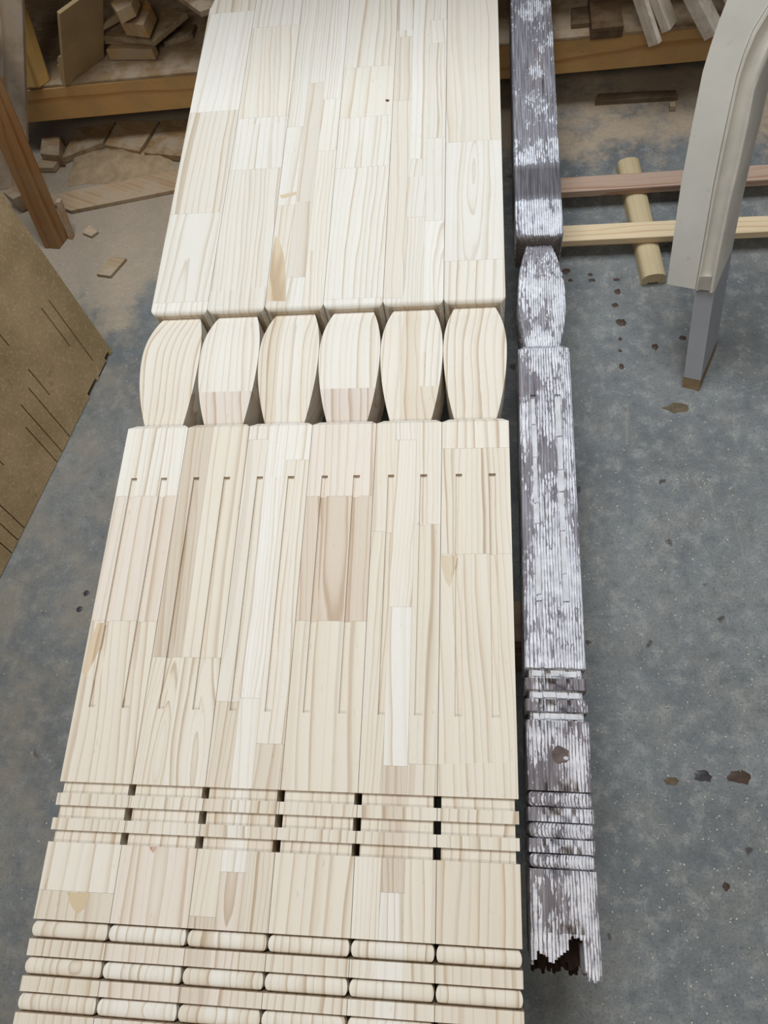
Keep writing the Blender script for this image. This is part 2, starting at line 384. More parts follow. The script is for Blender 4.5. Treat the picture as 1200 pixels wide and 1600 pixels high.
def clip(a, b): return max(a, b)
def soft(c, q=0.): return [(1 - q) * u + q * g for u, g in zip(soft0(c), (231, 229, 222))]
def soft0(c): return [.58 * (v + 5) + .42 * m for v, m in zip(c, (238, 235, 229))]
def make_post(k, spec):
    r = random.Random(100 + k)
    root = empty('timber_post', (-.594 + k * W, 0, AXZ))
    tag(root, LABELS[k], 'post', 'new pine posts laid side by side')
    cx = -.594 + k * W
    def yj(px):    # photo row of a joint on this post -> local y
        lo, hi = -1.2, 1.6
        for _ in range(40):
            mid = (lo + hi) / 2
            p = RM.transposed() @ (Vector((cx, mid, TOPZ)) - CAM); yy = 800 - FPX * p.y / -p.z
            if yy > px: lo = mid
            else: hi = mid
        return lo
    G = .0001
    def staves(cols, ytop, ybot, parent, fn, pale=0.):
        for a, b, joints, pcs in cols:
            ys = [ytop] + [yj(j) for j in joints] + [ybot]
            x0, x1 = -S + a * 2 * S, -S + b * 2 * S
            for i, (kind, col) in enumerate(pcs):
                mb = MB(); dv = r.uniform(-3, 3); c = [v + dv for v in soft(col, pale)]
                mb.cur = tintc(c, r.uniform(.6, 1.1) * (1 if kind == 's' else .75) * (1 - .3 * pale)); sc = r.choice((.75, 1, 1, 1.5)) if b - a > .5 else r.choice((1, 1.6, 2.2))
                mb.gm = ring_log(kind, r, r.random() * 9, sc) @ Matrix.Translation((-(x0 + x1) / 2, -(ys[i] + ys[i + 1]) / 2, -S))
                fn(mb, x0 + (G if a > 0 else 0), x1 - (G if b < 1 else 0), ys[i + 1] + (G if i < len(pcs) - 1 else 0), ys[i] - (G if i else 0), i == 0, i == len(pcs) - 1)
                mb.build('wood_stave', PINE, parent)
    base = tintc(soft(B_), .7)
    YE = .2305
    def body(name, prof):
        mb = MB(); mb.cur = base; mb.gm = ring_log('m', r, r.random() * 9)
        rings = [[(-s, y, -s), (s, y, -s), (s, y, 0), (-s, y, 0)] for y, s in prof]
        mb.loft(rings, cap=(0, 1)); mb.cur = (base[0] * .66, base[1] * .58, base[2] * .49, base[3]); mb.face([mb.vert(p) for p in rings[0]][::-1])  # near end face: end-grain tone with painted-in shade, as on the strips
        return mb.build(name, PINE, root)
    rr = .008
    rnd_prof = [(YE - .0 + 0, S - rr)] + [(YE + rr * (1 - math.cos(a)), S - rr + rr * math.sin(a)) for a in (.4, .8, 1.2, 1.5708)]
    yend = 1.34
    up = body('upper_block', rnd_prof + [(yend, S)])
    def f_up(mb, x0, x1, y0, y1, first, last):
        if last: smp = [(y, s, s) for y, s in rnd_prof] + [(y1, S, S)]
        else: smp = [(y0, S, S), (y1, S, S)]
        strip(mb, x0, x1, smp, 0.)
    staves(spec['up'], yend, YE, up, f_up, .5)
    # bulb, necks, fillets, beads: short turned-looking sections, each one mesh
    def section(name, prof, cols, smooth=None):
        mb = MB()
        for a, b, kind, col, *joint in cols:
            mb.cur = tintc(soft(col), r.uniform(.6, 1.1))
            x0, x1 = -S + a * 2 * S, -S + b * 2 * S
            mb.gm = ring_log(kind, r, r.random() * 9, 1.2) @ Matrix.Translation((-(x0 + x1) / 2, -prof[0][0], -S))
            smp = [(y, s, s) for y, s in prof]
            if joint:      # a glued end joint: the near piece is a different bit of wood
                yq = yj(joint[0]); k2 = min(range(len(smp)), key=lambda i: abs(smp[i][0] - yq))
                strip(mb, x0, x1, smp[k2:])
                mb.cur = tintc(soft(joint[2]), 1.); mb.gm = ring_log(joint[1], r, r.random() * 9, 1.) @ Matrix.Translation((-(x0 + x1) / 2, 0, -S))
                smp = smp[:k2 + 1]
            strip(mb, x0, x1, smp)
        return mb.build(name, PINE, root, smooth)
    section('bulb', bulb_profile(-.002, YE + .006, .134, S, 1.14, 1.95), spec['bulb'], 30)
    fb = body('fluted_block', [(Y_BL, S), (Y_SH - .010, S), (Y_SH, S - .010)])
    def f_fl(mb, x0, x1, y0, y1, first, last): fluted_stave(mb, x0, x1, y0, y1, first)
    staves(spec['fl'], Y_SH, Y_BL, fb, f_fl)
    low = [(a, b, 's' if p[-1][0] == 's' else 'm', p[-1][1]) for a, b, j, p in spec['fl']]
    pls = [(a, b, 's' if p[-1][0] == 's' else 'm', p[-1][1]) for a, b, j, p in spec['pl']]
    ys = [Y_BL, -.5984, -.6144, -.6311, -.6465, -.6620]
    for i in range(5):
        if i % 2 == 0: section('neck', [(ys[i + 1], NECK), (ys[i], NECK)], low)
        else: section('fillet', [(ys[i + 1], S), (ys[i], S)], low)
    pb = body('plain_block', [(-.7572, S), (-.6620, S)])
    def f_pl(mb, x0, x1, y0, y1, first, last): strip(mb, x0, x1, [(y0, S, S), (y1, S, S)], 0.)
    staves(spec['pl'], -.6620, -.7572, pb, f_pl)
    n = len(spec['be']); bec = [(i / n, (i + 1) / n, kd, cl) for i, (kd, cl) in enumerate(spec['be'])]
    ys = [-.7572, -.7805, -.8000, -.8232, -.8405, -.8638]
    for i in range(5):
        if i % 2 == 0: section('bead', bead_profile(ys[i + 1], ys[i], S - .0008, .0095), bec, 40)
        else: section('fillet', [(ys[i + 1], S), (ys[i], S)], pls)
    section('foot_block', [(-1.10, S), (-.8638, S)], pls)
    return root
roots = [make_post(k, sp) for k, sp in enumerate(POSTS)]

# flat marks in the wood: heartwood wedges and knots, thin inlays level with the face
def inlay(root, pts, col, name='heartwood_patch'):
    mb = MB(); mb.cur = tintc(col if name == 'knot' else [.75 * v + .25 * m + 6 for v, m in zip(col, (240, 232, 224))], .9); mb.gm = log(.01, .02, 0, 0, 1, 3)
    loc = root.location
    q = [at(x, y, TOPZ + .00025) - loc for x, y in pts]
    s = sum((Vector(p) for p in q), Vector()) / len(q)
    top = [(p.x, p.y, S + .00022) for p in q]
    mb.loft([[(p[0], p[1], S - .001) for p in top], top]); mb.build(name, PINE, root)
inlay(roots[0], [(105, 1394.5), (139, 1395), (137, 1408), (131, 1420), (122, 1427), (114, 1421), (108, 1408)], (196, 174, 134))
inlay(roots[0], [(152, 973), (164, 973), (157, 1010), (145, 1035), (133, 1058), (128, 1050), (137, 1015)], (206, 182, 148))
inlay(roots[2], [(430, 368), (437, 376), (443, 396), (446, 425), (447, 470), (418, 470), (421, 430), (425, 395)], (208, 190, 160))
inlay(roots[5], [(689, 867), (704, 867), (714, 867), (713, 880), (707, 905), (702, 918), (695, 905), (690, 885)], (206, 190, 160))
inlay(roots[1], [(233, 1323), (245, 1323), (243, 1328), (239, 1333), (235, 1328)], (190, 150, 128))
inlay(roots[2], [(437, 305), (448, 302), (463, 299), (463, 304), (449, 308), (440, 310)], (204, 184, 152))
inlay(roots[3], [(602, 155.5), (605, 154.5), (609, 156), (606, 159), (603, 158)], (96, 80, 52), 'knot')

# ------------------------------------------------------------------ weathered post
OT = .29; OS = .0450
oroot = empty('weathered_post', (0.0665, 0, OT - OS), 0)
oroot.rotation_euler = (0, 0, math.radians(-.55))
tag(oroot, 'old weathered post with flaking white paint and a rotted foot, right of the new posts', 'post')
def oring(y, s, rad=.0035, notch=0., taper=1.):
    """rounded square section with two flute notches in its top (collapsed when notch is 0)"""
    r = rad; p = []
    for cx, cz, a0 in ((s - r, -s + r, -90), (s - r, s - r, 0)):
        for a in (0, 30, 60, 90): t = math.radians(a0 + a); p.append((cx + r * math.cos(t), y, cz + r * math.sin(t)))
    for f0, f1 in ((.0255, .0150), (-.0165, -.0265)):
        for x, d in ((f0, 0), (f0, notch), (f1, notch), (f1, 0)): p.append((min(max(x, -s + r), s - r), y, s - d))
    for cx, cz, a0 in ((-s + r, s - r, 90), (-s + r, -s + r, 180)):
        for a in (0, 30, 60, 90): t = math.radians(a0 + a); p.append((cx + r * math.cos(t), y, cz + r * math.sin(t)))
    return p
OLOG = log(.062, -.008, .003, .004, 1, 4)
def osec(name, prof, cover=.5, shade=(1, 1, 1), cap=(1, 1)):
    mb = MB(); mb.gm = OLOG; s0 = OS
    # resample so cover can vary along the length
    ids = None; rings = []
    for q in prof:
        y, s = q[0], q[1]; nt = q[2] if len(q) > 2 else 0
        rings.append((y, oring(y, s, .0035, nt)))
    idl = []
    for y, rg in rings:
        cv = cover(y) if callable(cover) else cover; sh = shade(y) if callable(shade) else shade
        row = []
        for p in rg:
            mb.cur = (*sh, cv - (.14 if p[0] < -s0 * .55 else 0)); row.append(mb.vert(p))
        idl.append(row)
    n = len(idl[0])
    for a, b in zip(idl, idl[1:]):
        for i in range(n): j = (i + 1) % n; mb.face([a[i], a[j], b[j], b[i]])
    if cap[0]: mb.face(idl[0][::-1])
    if cap[1]: mb.face(idl[-1])
    return mb.build(name, OLD, oroot, 35)
def lin(a, b, n): return [a + (b - a) * i / n for i in range(n + 1)]
yb = .4275
up_y = [yb + .012] + lin(yb + .03, 1.36, 44)
def cov_up(y):
    if y < yb + .007: return .02
    if .535 < y < .62: return -.3           # bare grey band where a rail was fixed
    if y < .54: return .60
    if y < .70: return .44
    return .24 if y < .95 else .32
def sh_up(y):
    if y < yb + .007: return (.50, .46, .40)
    return (.50, .50, .52) if .535 < y < .62 else (.95, .97, 1.02)
osec('upper_block', [(yb, OS - .010), (yb + .004, OS - .004), (yb + .010, OS)] + [(y, OS) for y in up_y[1:]], cov_up, sh_up)
osec('bulb', [(y, s) for y, s in bulb_profile(.180, .4285, .285, .0435, 1.45, .95)], lambda y: .60 if y < .33 else .42, (1, 1, 1.03))
fy0, fy1 = -.293, .0797
osec('fluted_block', [(-.395, OS)] + [(y, OS) for y in lin(-.393, fy0, 3)] + [(y, OS, .004) for y in lin(fy0, fy1, 12)] + [(y, OS) for y in lin(fy1, .175, 4)] + [(.186, OS - .009)],
     lambda y: .55 if y < -.2 else .47, lambda y: (.98, .96, 1.0))
oy = [-.395, -.4101, -.4270, -.4410, -.4585, -.4715]
for i in range(5):
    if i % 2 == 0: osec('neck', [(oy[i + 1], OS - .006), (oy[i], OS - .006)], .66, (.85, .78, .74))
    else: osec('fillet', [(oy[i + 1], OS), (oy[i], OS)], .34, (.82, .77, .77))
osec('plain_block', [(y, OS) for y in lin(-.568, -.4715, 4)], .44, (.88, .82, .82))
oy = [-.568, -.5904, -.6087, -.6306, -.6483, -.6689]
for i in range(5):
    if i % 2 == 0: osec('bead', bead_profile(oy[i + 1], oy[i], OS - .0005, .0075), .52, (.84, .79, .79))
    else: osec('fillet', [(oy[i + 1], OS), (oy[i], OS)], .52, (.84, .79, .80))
# rotted foot: vertical fibres broken off at uneven lengths round a hollow
osec('foot_block', [(y, OS) for y in lin(-.745, -.6689, 4)], .42, (.90, .83, .82))
foot = MB(); foot.gm = OLOG
r = random.Random(5)
NX, NZ = 24, 7
ends = []
def edge_profile(t):
    pts = [(0, -.777), (.05, -.778), (.11, -.769), (.2, -.772), (.26, -.781), (.36, -.778), (.46, -.772), (.54, -.762), (.58, -.750), (.68, -.748), (.75, -.754), (.775, -.795), (.9, -.799), (1, -.788)]
    for (a, ya), (b, yb_) in zip(pts, pts[1:]):
        if a <= t <= b: return ya + (yb_ - ya) * (t - a) / (b - a)
    return -.79
for i in range(NX):
    for j in range(NZ):
        t = (i + .5) / NX; zt = (j + .5) / NZ
        x0 = -OS + 2 * OS * i / NX; x1 = x0 + 2 * OS / NX; z0 = -OS + 2 * OS * j / NZ; z1 = z0 + 2 * OS / NZ
        e = edge_profile(t) + r.uniform(-.004, .003)
        inner = .03 < t < .77 and j < NZ - 1
        if inner: e = -.7455 - r.random() ** 2 * .016 if j >= 3 else -.799 + r.uniform(-.005, .008) + .004 * j
        if j == NZ - 1 and i not in (0,) and t < .77: e += .002
        if t > .77: e = edge_profile(t) + r.uniform(-.002, .002) + (zt < .3) * .004
        if i == 0 and j < NZ - 1: e = -.780 + r.uniform(-.006, .004)
        foot.cur = (.9, .83, .82, .42 - (.14 if x0 < -OS * .55 else 0)); foot.m = 1 if inner else 0
        ca = 0.0025 if (i in (0, NX - 1) and j == NZ - 1) else 0
        foot.loft([[(x0, e, z0), (x1, e, z0), (x1, e, z1 - ca * (i == NX - 1)), (x0, e, z1 - ca * (i == 0))],
                   [(x0, -.745, z0), (x1, -.745, z0), (x1, -.745, z1 - ca * (i == NX - 1)), (x0, -.745, z1 - ca * (i == 0))]], capm=1, cap=(1, 0))
ro = foot.build('rotted_end', [OLD, ROT_W], oroot); ro['label'] = 'dark hollow rotted end with splintered fibres'
# broken strips of paint standing in the flutes
r = random.Random(11)
for f0, f1, gaps in ((-.0265, -.0165, [(.026, .036), (-.175, -.19)]), (.0150, .0255, [(.012, .022), (-.185, -.193), (-.235, -.26)])):
    y = fy1 - .006
    while y > fy0 + .004:
        ln = r.uniform(.025, .085); y2 = max(fy0 + .002, y - ln)
        if not any(min(g) < (y + y2) / 2 < max(g) for g in gaps):
            j0, j1 = r.uniform(.0002, .0022), r.uniform(.0002, .0022); zt = OS - .0022 + r.uniform(-.0008, .0012)
            fl = MB(); fl.loft([[(f0 + j0, y2 + .0006, OS - .004), (f1 - j1, y2 + r.uniform(.0004, .004), OS - .004), (f1 - j1, y - .0004, OS - .004), (f0 + j0, y - r.uniform(.0004, .003), OS - .004)],
                                [(f0 + j0, y2 + .0006, zt), (f1 - j1, y2 + r.uniform(.0004, .004), zt), (f1 - j1, y - .0004, zt), (f0 + j0, y - r.uniform(.0004, .003), zt)]])
            fl.build('paint_flake', FLAKE, oroot)
        y = y2
for yy in (-.4026, -.434, -.465):      # cracked paint left in the necks
    x = -.034
    while x < .034:
        w = r.uniform(.006, .02); x2 = min(.036, x + w)
        if r.random() < .72:
            fl = MB(); fl.box((x + .0008, yy - .0052 + r.uniform(0, .002), OS - .006), (x2 - x - .0012, 0, 0), (r.uniform(-.001, .001), .0085, 0), (0, 0, .0016)); fl.build('paint_flake', FLAKE, oroot)
        x = x2
# knot in the plain block
kb = MB()
rings = []
kj = [1 + .22 * math.sin(3 * i + 1) * math.sin(5 * i) for i in range(14)]
for rad, dz in ((.0125, .0001), (.0105, .0009), (.0075, .0002), (.0048, -.0), (.003, -.0003)):
    rings.append([(.002 + rad * kj[q_] * math.cos(a) * .95, -.519 + rad * kj[q_] * math.sin(a), OS + dz + .0006) for q_, a in enumerate([i * math.tau / 14 for i in range(14)])])
kb.loft([[(p[0], p[1], OS - .002) for p in rings[0]]] + rings); kb.build('knot', KNOTM, oroot, 50)
kb = MB(); kb.loft([[(.010 + rr_ * math.cos(a), -.5235 + rr_ * .75 * math.sin(a), OS + z_) for a in [i * math.tau / 9 for i in range(9)]] for rr_, z_ in ((.0042, .0005), (.0036, .0022), (.002, .0028))]); kb.build('paint_flake', FLAKE, oroot, 50)

# ------------------------------------------------------------------ supports under the posts (trestle)
def timber(name, A, B, w, t, mat, side=None, tint=(200, 180, 150), lg=None, bevel=.0015, parent=None, gr=.6, r=rnd):
    """sawn timber from A to B (bottom-face centre line), w wide along 'side', t thick upward"""
    A, B = Vector(A), Vector(B); d = (B - A).normalized()
    sd = Vector(side) if side is not None else d.cross(Vector((0, 0, 1)))
    sd = (sd - d * sd.dot(d)).normalized(); up = sd.cross(d).normalized()
    if up.z < 0: up = -up
    mb = MB(); mb.cur = tintc(tint, gr)
    fr = Matrix((sd, d, up)).to_4x4()
    mb.gm = (lg or ring_log('m', r, r.random() * 9)) @ fr @ Matrix.Translation(-A)
    o = A - sd * w / 2
    mb.loft([[o, o + sd * w, o + sd * w + up * t, o + up * t], [p + (B - A) for p in (o, o + sd * w, o + sd * w + up * t, o + up * t)]])
    return mb.build(name, mat, parent, None, bevel)
tr = empty('trestle', (-.3, -.30, 0)); tag(tr, 'low timber trestle hidden under the near half of the posts', 'trestle')
timber('top_rail', (-.33, 0, .155), (.38, 0, .155), .07, .045, BEAMW, parent=tr, tint=(96, 76, 56))
for sx in (-.26, .30):
    timber('leg', (sx, 0, 0), (sx, 0, .155), .07, .045, BEAMW, side=(1, 0, 0), parent=tr, tint=(96, 76, 56))
tag(timber('packing_batten', (-.62, -.30, .20), (-.03, -.30, .20), .06, .0524, BEAMW), 'packing batten between trestle and new posts', 'batten')

# ------------------------------------------------------------------ shelving at the back
SB = .10; BT = .20
sh = empty('timber_shelf', (-.3, 1.1, 0)); tag(sh, 'low timber shelving with offcuts, along the back of the floor', 'shelf')
sl = Vector((0, 1.1, 0))
def sp(x, y, z): return Vector((x + .3, y - 1.1, z))
bm_ = timber('front_beam', sp(-1.27, 1.105, SB), sp(1.2, 1.16, SB), .045, .091, BEAMW, tint=(200, 158, 102), parent=sh, lg=log(.15, .03, .01, 0, .6, 2), gr=.8)
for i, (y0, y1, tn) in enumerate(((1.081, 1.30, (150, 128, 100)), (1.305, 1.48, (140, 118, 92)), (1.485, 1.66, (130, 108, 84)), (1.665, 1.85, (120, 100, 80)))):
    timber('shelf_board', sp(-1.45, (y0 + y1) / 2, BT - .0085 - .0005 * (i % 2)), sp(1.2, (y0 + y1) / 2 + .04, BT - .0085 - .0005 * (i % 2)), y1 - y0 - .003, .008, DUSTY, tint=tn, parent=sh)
for x in (-1.5, -.1, 1.0):
    timber('shelf_post', sp(x, 1.88, 0), sp(x, 1.88, 1.9), .06, .05, BEAMW, side=(1, 0, 0), parent=sh, tint=(150, 116, 76))
for x in (-1.2, .48):
    timber('bearer', sp(x, 1.14, SB + .0), sp(x, 1.86, SB + .0), .045, .077, BEAMW, side=(1, 0, 0), parent=sh, tint=(110, 86, 60))
    timber('foot', sp(x, 1.50, 0), sp(x, 1.50, SB), .06, .05, BEAMW, side=(1, 0, 0), parent=sh, tint=(110, 86, 60))
timber('upper_shelf', sp(-1.6, 1.45, .52), sp(1.2, 1.5, .52), .72, .03, BEAMW, parent=sh, tint=(150, 116, 76))
timber('upper_shelf', sp(-1.6, 1.45, 1.45), sp(1.2, 1.5, 1.45), .72, .03, BEAMW, parent=sh, tint=(150, 116, 76))
tag(timber('packing_batten', (-.70, 1.17, BT + .001), (-.02, 1.18, BT + .001), .05, .0512, BEAMW), 'packing batten between shelf beam and new posts', 'batten')

# --- things on the left half of the shelf
def slab(name, pts, z, t, mat, label, cat, tint, group=None, tilt=None, bevel=.001, lg=None):
    """flat board whose outline is given at photo pixels on height z (top face), t thick"""
    P = [at(x, y, z) for x, y in pts]; c = sum(P, Vector()) / len(P)
    mb = MB(); mb.cur = tintc(tint, .7)
    d = (P[1] - P[0]).normalized(); fr = Matrix((d.cross(xyz(0, 0, 1)), d, xyz(0, 0, 1))).to_4x4()
    mb.gm = (lg or ring_log('m', rnd, rnd.random() * 9)) @ fr
    Q = [p - c for p in P]
    if tilt:
        rm = Matrix.Rotation(tilt[0], 3, 'X') @ Matrix.Rotation(tilt[1], 3, 'Y'); Q = [rm @ q for q in Q]; dn = rm @ xyz(0, 0, -t)
    else: dn = xyz(0, 0, -t)
    mb.loft([[q + dn for q in Q], Q])
    o = mb.build(name, mat, None, None, bevel); o.location = c
    return tag(o, label, cat, group)
grp = 'timber offcuts on the left shelf'
slab('timber_offcut', [(165, 78), (237, 77), (242, 68), (180, 62)], BT + .030, .028, DUSTY, 'short offcut with end grain showing, at the bottom of the shelf pile', 'offcut', (176, 148, 106), grp)
slab('timber_offcut', [(141, 61), (170, 62), (236, 62), (225, 44), (150, 46)], BT + .043, .012, DUSTY, 'thin offcut board lying flat in the shelf pile', 'offcut', (150, 124, 88), grp)
slab('timber_offcut', [(158, 56), (240, 64), (292, 20), (222, 4)], BT + .058, .013, DUSTY, 'wide dusty board offcut spread over the shelf pile', 'offcut', (140, 120, 92), grp)
slab('timber_offcut', [(152, 46), (160, 41), (224, 0), (210, -4)], BT + .085, .014, DUSTY, 'slim offcut strip slanting across the top of the pile', 'offcut', (176, 146, 98), grp, (0, .10))
slab('timber_offcut', [(186, 32), (224, 40), (236, 10), (230, 0), (205, 12)], BT + .105, .034, DUSTY, 'thick offcut block crowning the shelf pile', 'offcut', (176, 138, 84), grp, (0, -.08))
slab('timber_offcut', [(173, 6), (182, 18), (205, 6), (212, -12), (186, -14)], BT + .15, .03, DUSTY, 'small offcut block at the back of the pile top', 'offcut', (188, 158, 108), grp)
slab('timber_offcut', [(262, -18), (312, 18), (330, 12), (345, -20)], BT + .16, .014, DUSTY, 'dark board end hanging over the shelf beside the new posts', 'offcut', (120, 100, 78), grp)
slab('timber_offcut', [(255, 66), (300, 52), (305, 36), (262, 46)], BT + .016, .015, DUSTY, 'dusky flat offcut between the pile and the new posts', 'offcut', (112, 94, 72), grp)
# thin panel standing on edge, running back into the shelf
A = at(102, 136, BT); B = at(150, 100, BT); dB = (B - A).normalized()
pe = at(93, 22, BT + .19) - A
thk = pe.cross(dB).normalized() * .009
if thk.x > 0: thk = -thk
pn = MB(); pn.cur = tintc((190, 166, 128), .4)
pn.box(A, dB * .13, thk, pe); o = pn.build('thin_panel', PANEL, None, None, .001)
tag(o, 'thin fibreboard panel standing on edge on the left shelf', 'panel')
# crown moulding offcut with a wavy profile beside it
cm = MB(); cm.cur = tintc((214, 200, 150), .3); cm.gm = log(.1, .02, 0, 0, 1, 5)
A2 = A + thk * 1.05 + dB * .004; tl_ = thk.normalized(); pu = pe.normalized()
prof = [(0, 0), (.010, .0), (.014, .010), (.008, .018), (.016, .028), (.020, .040), (.012, .046), (.018, .056), (.014, .070), (.004, .078), (0, .078)]
cm.loft([[A2 + tl_ * x + pu * z for x, z in prof], [A2 + dB * .11 + tl_ * x + pu * z for x, z in prof]])
tag(cm.build('crown_moulding', PANEL), 'pale moulding offcut with a wavy profile against the thin panel', 'moulding')
# yellow stud leaning inside the shelf and pale rough board at the frame edge
def post_px(name, base, z0, top, zt, mat, tint, label, cat, gr=.7, bev=.001):
    """leaning timber: three base corners at photo pixels on height z0; the first one runs up to pixel 'top' at height zt"""
    P = [at(x, y, z0) for x, y in base]; P.append(P[0] + P[2] - P[1]); V = at(*top, zt) - P[1]
    mb = MB(); mb.cur = tintc(tint, gr); d = V.normalized(); sd = (P[2] - P[1]).normalized(); sd = (sd - d * sd.dot(d)).normalized()
    mb.gm = ring_log('s', rnd, rnd.random() * 9) @ Matrix((sd, d, sd.cross(d))).to_4x4() @ Matrix.Translation(-P[1])
    mb.loft([P, [p + V for p in P]])
    return tag(mb.build(name, mat, None, None, bev), label, cat)
post_px('timber_stud', [(44, 137), (62, 137), (79, 125)], BT + .0005, (12, -10), BT + .20, BEAMW, (206, 164, 92), 'yellow timber stud leaning in the left corner of the shelf', 'stud')
zb_ = next(z / 100 for z in range(20, 140) if at(35, -40, z / 100).y < at(44, 290).y + .03)
post_px('rough_board', [(-20, 300), (44, 290), (47, 283)], .0005, (33, -40), zb_, DUSTY, (206, 192, 176), 'pale rough-sawn board standing at the left edge, before the shelf', 'board', .9)
post_px('timber_stud', [(70, 388), (93, 389), (107, 371)], .0005, (-50.8, 58.9), 0.4680, BEAMW, (150, 108, 66), 'brown timber stud leaning behind the dusty sheet', 'stud', .9)
post_px('timber_strip', [(107, 374), (114, 374), (117, 368)], .0005, (93, 316), .09, DUSTY, (170, 134, 98), 'short timber strip standing beside the foot of the brown stud', 'strip', .9)

# --- floor litter at the left
g2 = 'offcuts lying on the floor at the left'
slab('floor_board', [(60, 310), (110, 329), (290, 293), (292, 262), (120, 296)], .012, .011, DUSTY, 'long dusty board lying flat on the floor by the new posts', 'board', (176, 152, 124), None)
slab('timber_offcut', [(150, 428), (172, 431), (197, 403), (172, 401)], .009, .008, DUSTY, 'small rectangular offcut lying alone on the sawdust', 'offcut', (164, 144, 118), g2)
slab('timber_offcut', [(128, 363), (142, 369), (153, 361), (139, 351)], .008, .007, DUSTY, 'broken chip of wood beside the foot of the brown stud', 'offcut', (186, 164, 138), g2)
slab('timber_offcut', [(4, 300), (20, 311), (44, 300), (22, 290)], .05, .045, DUSTY, 'square block offcut between the dusty sheet and the brown stud', 'offcut', (150, 126, 104), g2)
slab('timber_offcut', [(62, 240), (92, 243), (93, 214), (66, 210)], .04, .035, DUSTY, 'pale block offcut in the dark below the shelf beam', 'offcut', (150, 124, 96), g2)
slab('timber_offcut', [(55, 262), (82, 262), (96, 245), (70, 240)], .018, .016, DUSTY, 'chunky dusty chip in front of the shelf at the left', 'offcut', (176, 150, 116), g2)
g3 = 'boards on the floor under the shelf'
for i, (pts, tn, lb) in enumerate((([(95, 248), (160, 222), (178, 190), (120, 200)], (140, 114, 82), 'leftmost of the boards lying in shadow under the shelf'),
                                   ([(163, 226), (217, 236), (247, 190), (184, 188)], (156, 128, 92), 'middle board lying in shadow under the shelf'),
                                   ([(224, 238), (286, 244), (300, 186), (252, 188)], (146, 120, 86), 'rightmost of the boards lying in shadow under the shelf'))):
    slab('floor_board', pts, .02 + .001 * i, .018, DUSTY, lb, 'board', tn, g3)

# ------------------------------------------------------------------ dusty fibreboard sheet, lower left
P1 = at(176, 550, 0); P2 = at(0, 905, 0); b = (P2 - P1).normalized(); e = Vector((-.16607, .25827, .95169)).normalized()
nrm = b.cross(e).normalized()
if nrm.x < 0: nrm = -nrm
P1 = P1 + xyz(0, 0, .002)
def uv_of(px, py):
    q = ray_plane(px, py, P1, nrm) - P1
    a11, a12, a22 = 1, b.dot(e), 1; r1, r2 = q.dot(b), q.dot(e); det = a11 * a22 - a12 * a12
    return (r1 * a22 - a12 * r2) / det, (a11 * r2 - a12 * r1) / det
cuts = [((77, 468), (146, 566)), ((65, 480), (110, 543)), ((45, 606), (112, 686)), ((34, 630), (97, 709)), ((40, 668), (91, 723)),
        ((-8, 780), (42, 830)), ((-10, 808), (32, 848)), ((-12, 836), (24, 870)), ((44, 577), (79, 618)), ((-6, 515), (15, 542)), ((-6, 715), (7, 728))]
kerf = []
for (x0, y0), (x1, y1) in cuts:
    u0, v0 = uv_of(x0, y0); u1, v1 = uv_of(x1, y1); um = (u0 + u1) / 2
    to_edge = v1 < .02
    kerf.append((um - .0013, um + .0013, 0 if to_edge else min(v0, v1), max(v0, v1)))
notch = [(.010, .030, 0, .012), (.030, .075, 0, .004), (.085, .130, 0, .010)]
holes = kerf + notch
us = sorted({0., 1.15, *[h[0] for h in holes], *[h[1] for h in holes]}); us = [u for u in us if -.001 <= u <= 1.15]
vs_ = sorted({0., .62, *[h[2] for h in holes], *[h[3] for h in holes]}); vs_ = [v for v in vs_ if 0 <= v <= .62]
sheet = MB(); T = .016
def solid(i, j):
    if not (0 <= i < len(us) - 1 and 0 <= j < len(vs_) - 1): return False
    u = (us[i] + us[i + 1]) / 2; v = (vs_[j] + vs_[j + 1]) / 2
    return not any(h[0] < u < h[1] and h[2] < v < h[3] for h in holes)
fr_ = {}; bk_ = {}
def vv(d, i, j, off):
    if (i, j) not in d: d[(i, j)] = sheet.vert(P1 + b * us[i] + e * vs_[j] - nrm * off)
    return d[(i, j)]
for i in range(len(us) - 1):
    for j in range(len(vs_) - 1):
        if not solid(i, j): continue
        q = [(i, j), (i + 1, j), (i + 1, j + 1), (i, j + 1)]
        sheet.face([vv(fr_, *k, 0) for k in q]); sheet.face([vv(bk_, *k, T) for k in q][::-1])
        for (p, q2, di, dj) in ((q[0], q[1], 0, -1), (q[1], q[2], 1, 0), (q[2], q[3], 0, 1), (q[3], q[0], -1, 0)):
            if not solid(i + di, j + dj): sheet.face([vv(fr_, *p, 0), vv(bk_, *p, T), vv(bk_, *q2, T), vv(fr_, *q2, 0)])
tag(sheet.build('fibreboard_sheet', MDF), 'large dusty brown sheet with saw cuts in its lower edge, leaning at the left', 'board')

# ------------------------------------------------------------------ right side: sticks on the shelf, battens, moulded arch
g4 = 'pale sticks hanging over the shelf beam'
def stick(A, B, w, t, tint, label, name='timber_stick', mat=DUSTY, side=None, cat='stick', group=g4, gr=.5):
    o = timber(name, A, B, w, t, mat, side, tint, gr=gr); return tag(o, label, cat, group)
stick(at(1016, 72, BT + .004), at(972, -60, BT + .15), .013, .03, (214, 204, 188), 'narrow pale stick at the left of the bundle overhanging the right shelf beam')
stick(at(1040, 45, BT + .006), at(1000, -60, BT + .13), .038, .022, (222, 212, 196), 'pale stick with a grooved end in the middle of the overhanging bundle')
stick(at(1104, 52, BT + .006), at(1046, -60, BT + .15), .055, .028, (220, 208, 194), 'widest pale stick of the overhanging bundle, nearest the arch')
stick(at(1150, 30, BT + .006), at(1108, -60, BT + .12), .036, .018, (206, 194, 182), 'pale stick half hidden behind the arch at the shelf')
g5 = 'yellow curved strips on the right shelf'
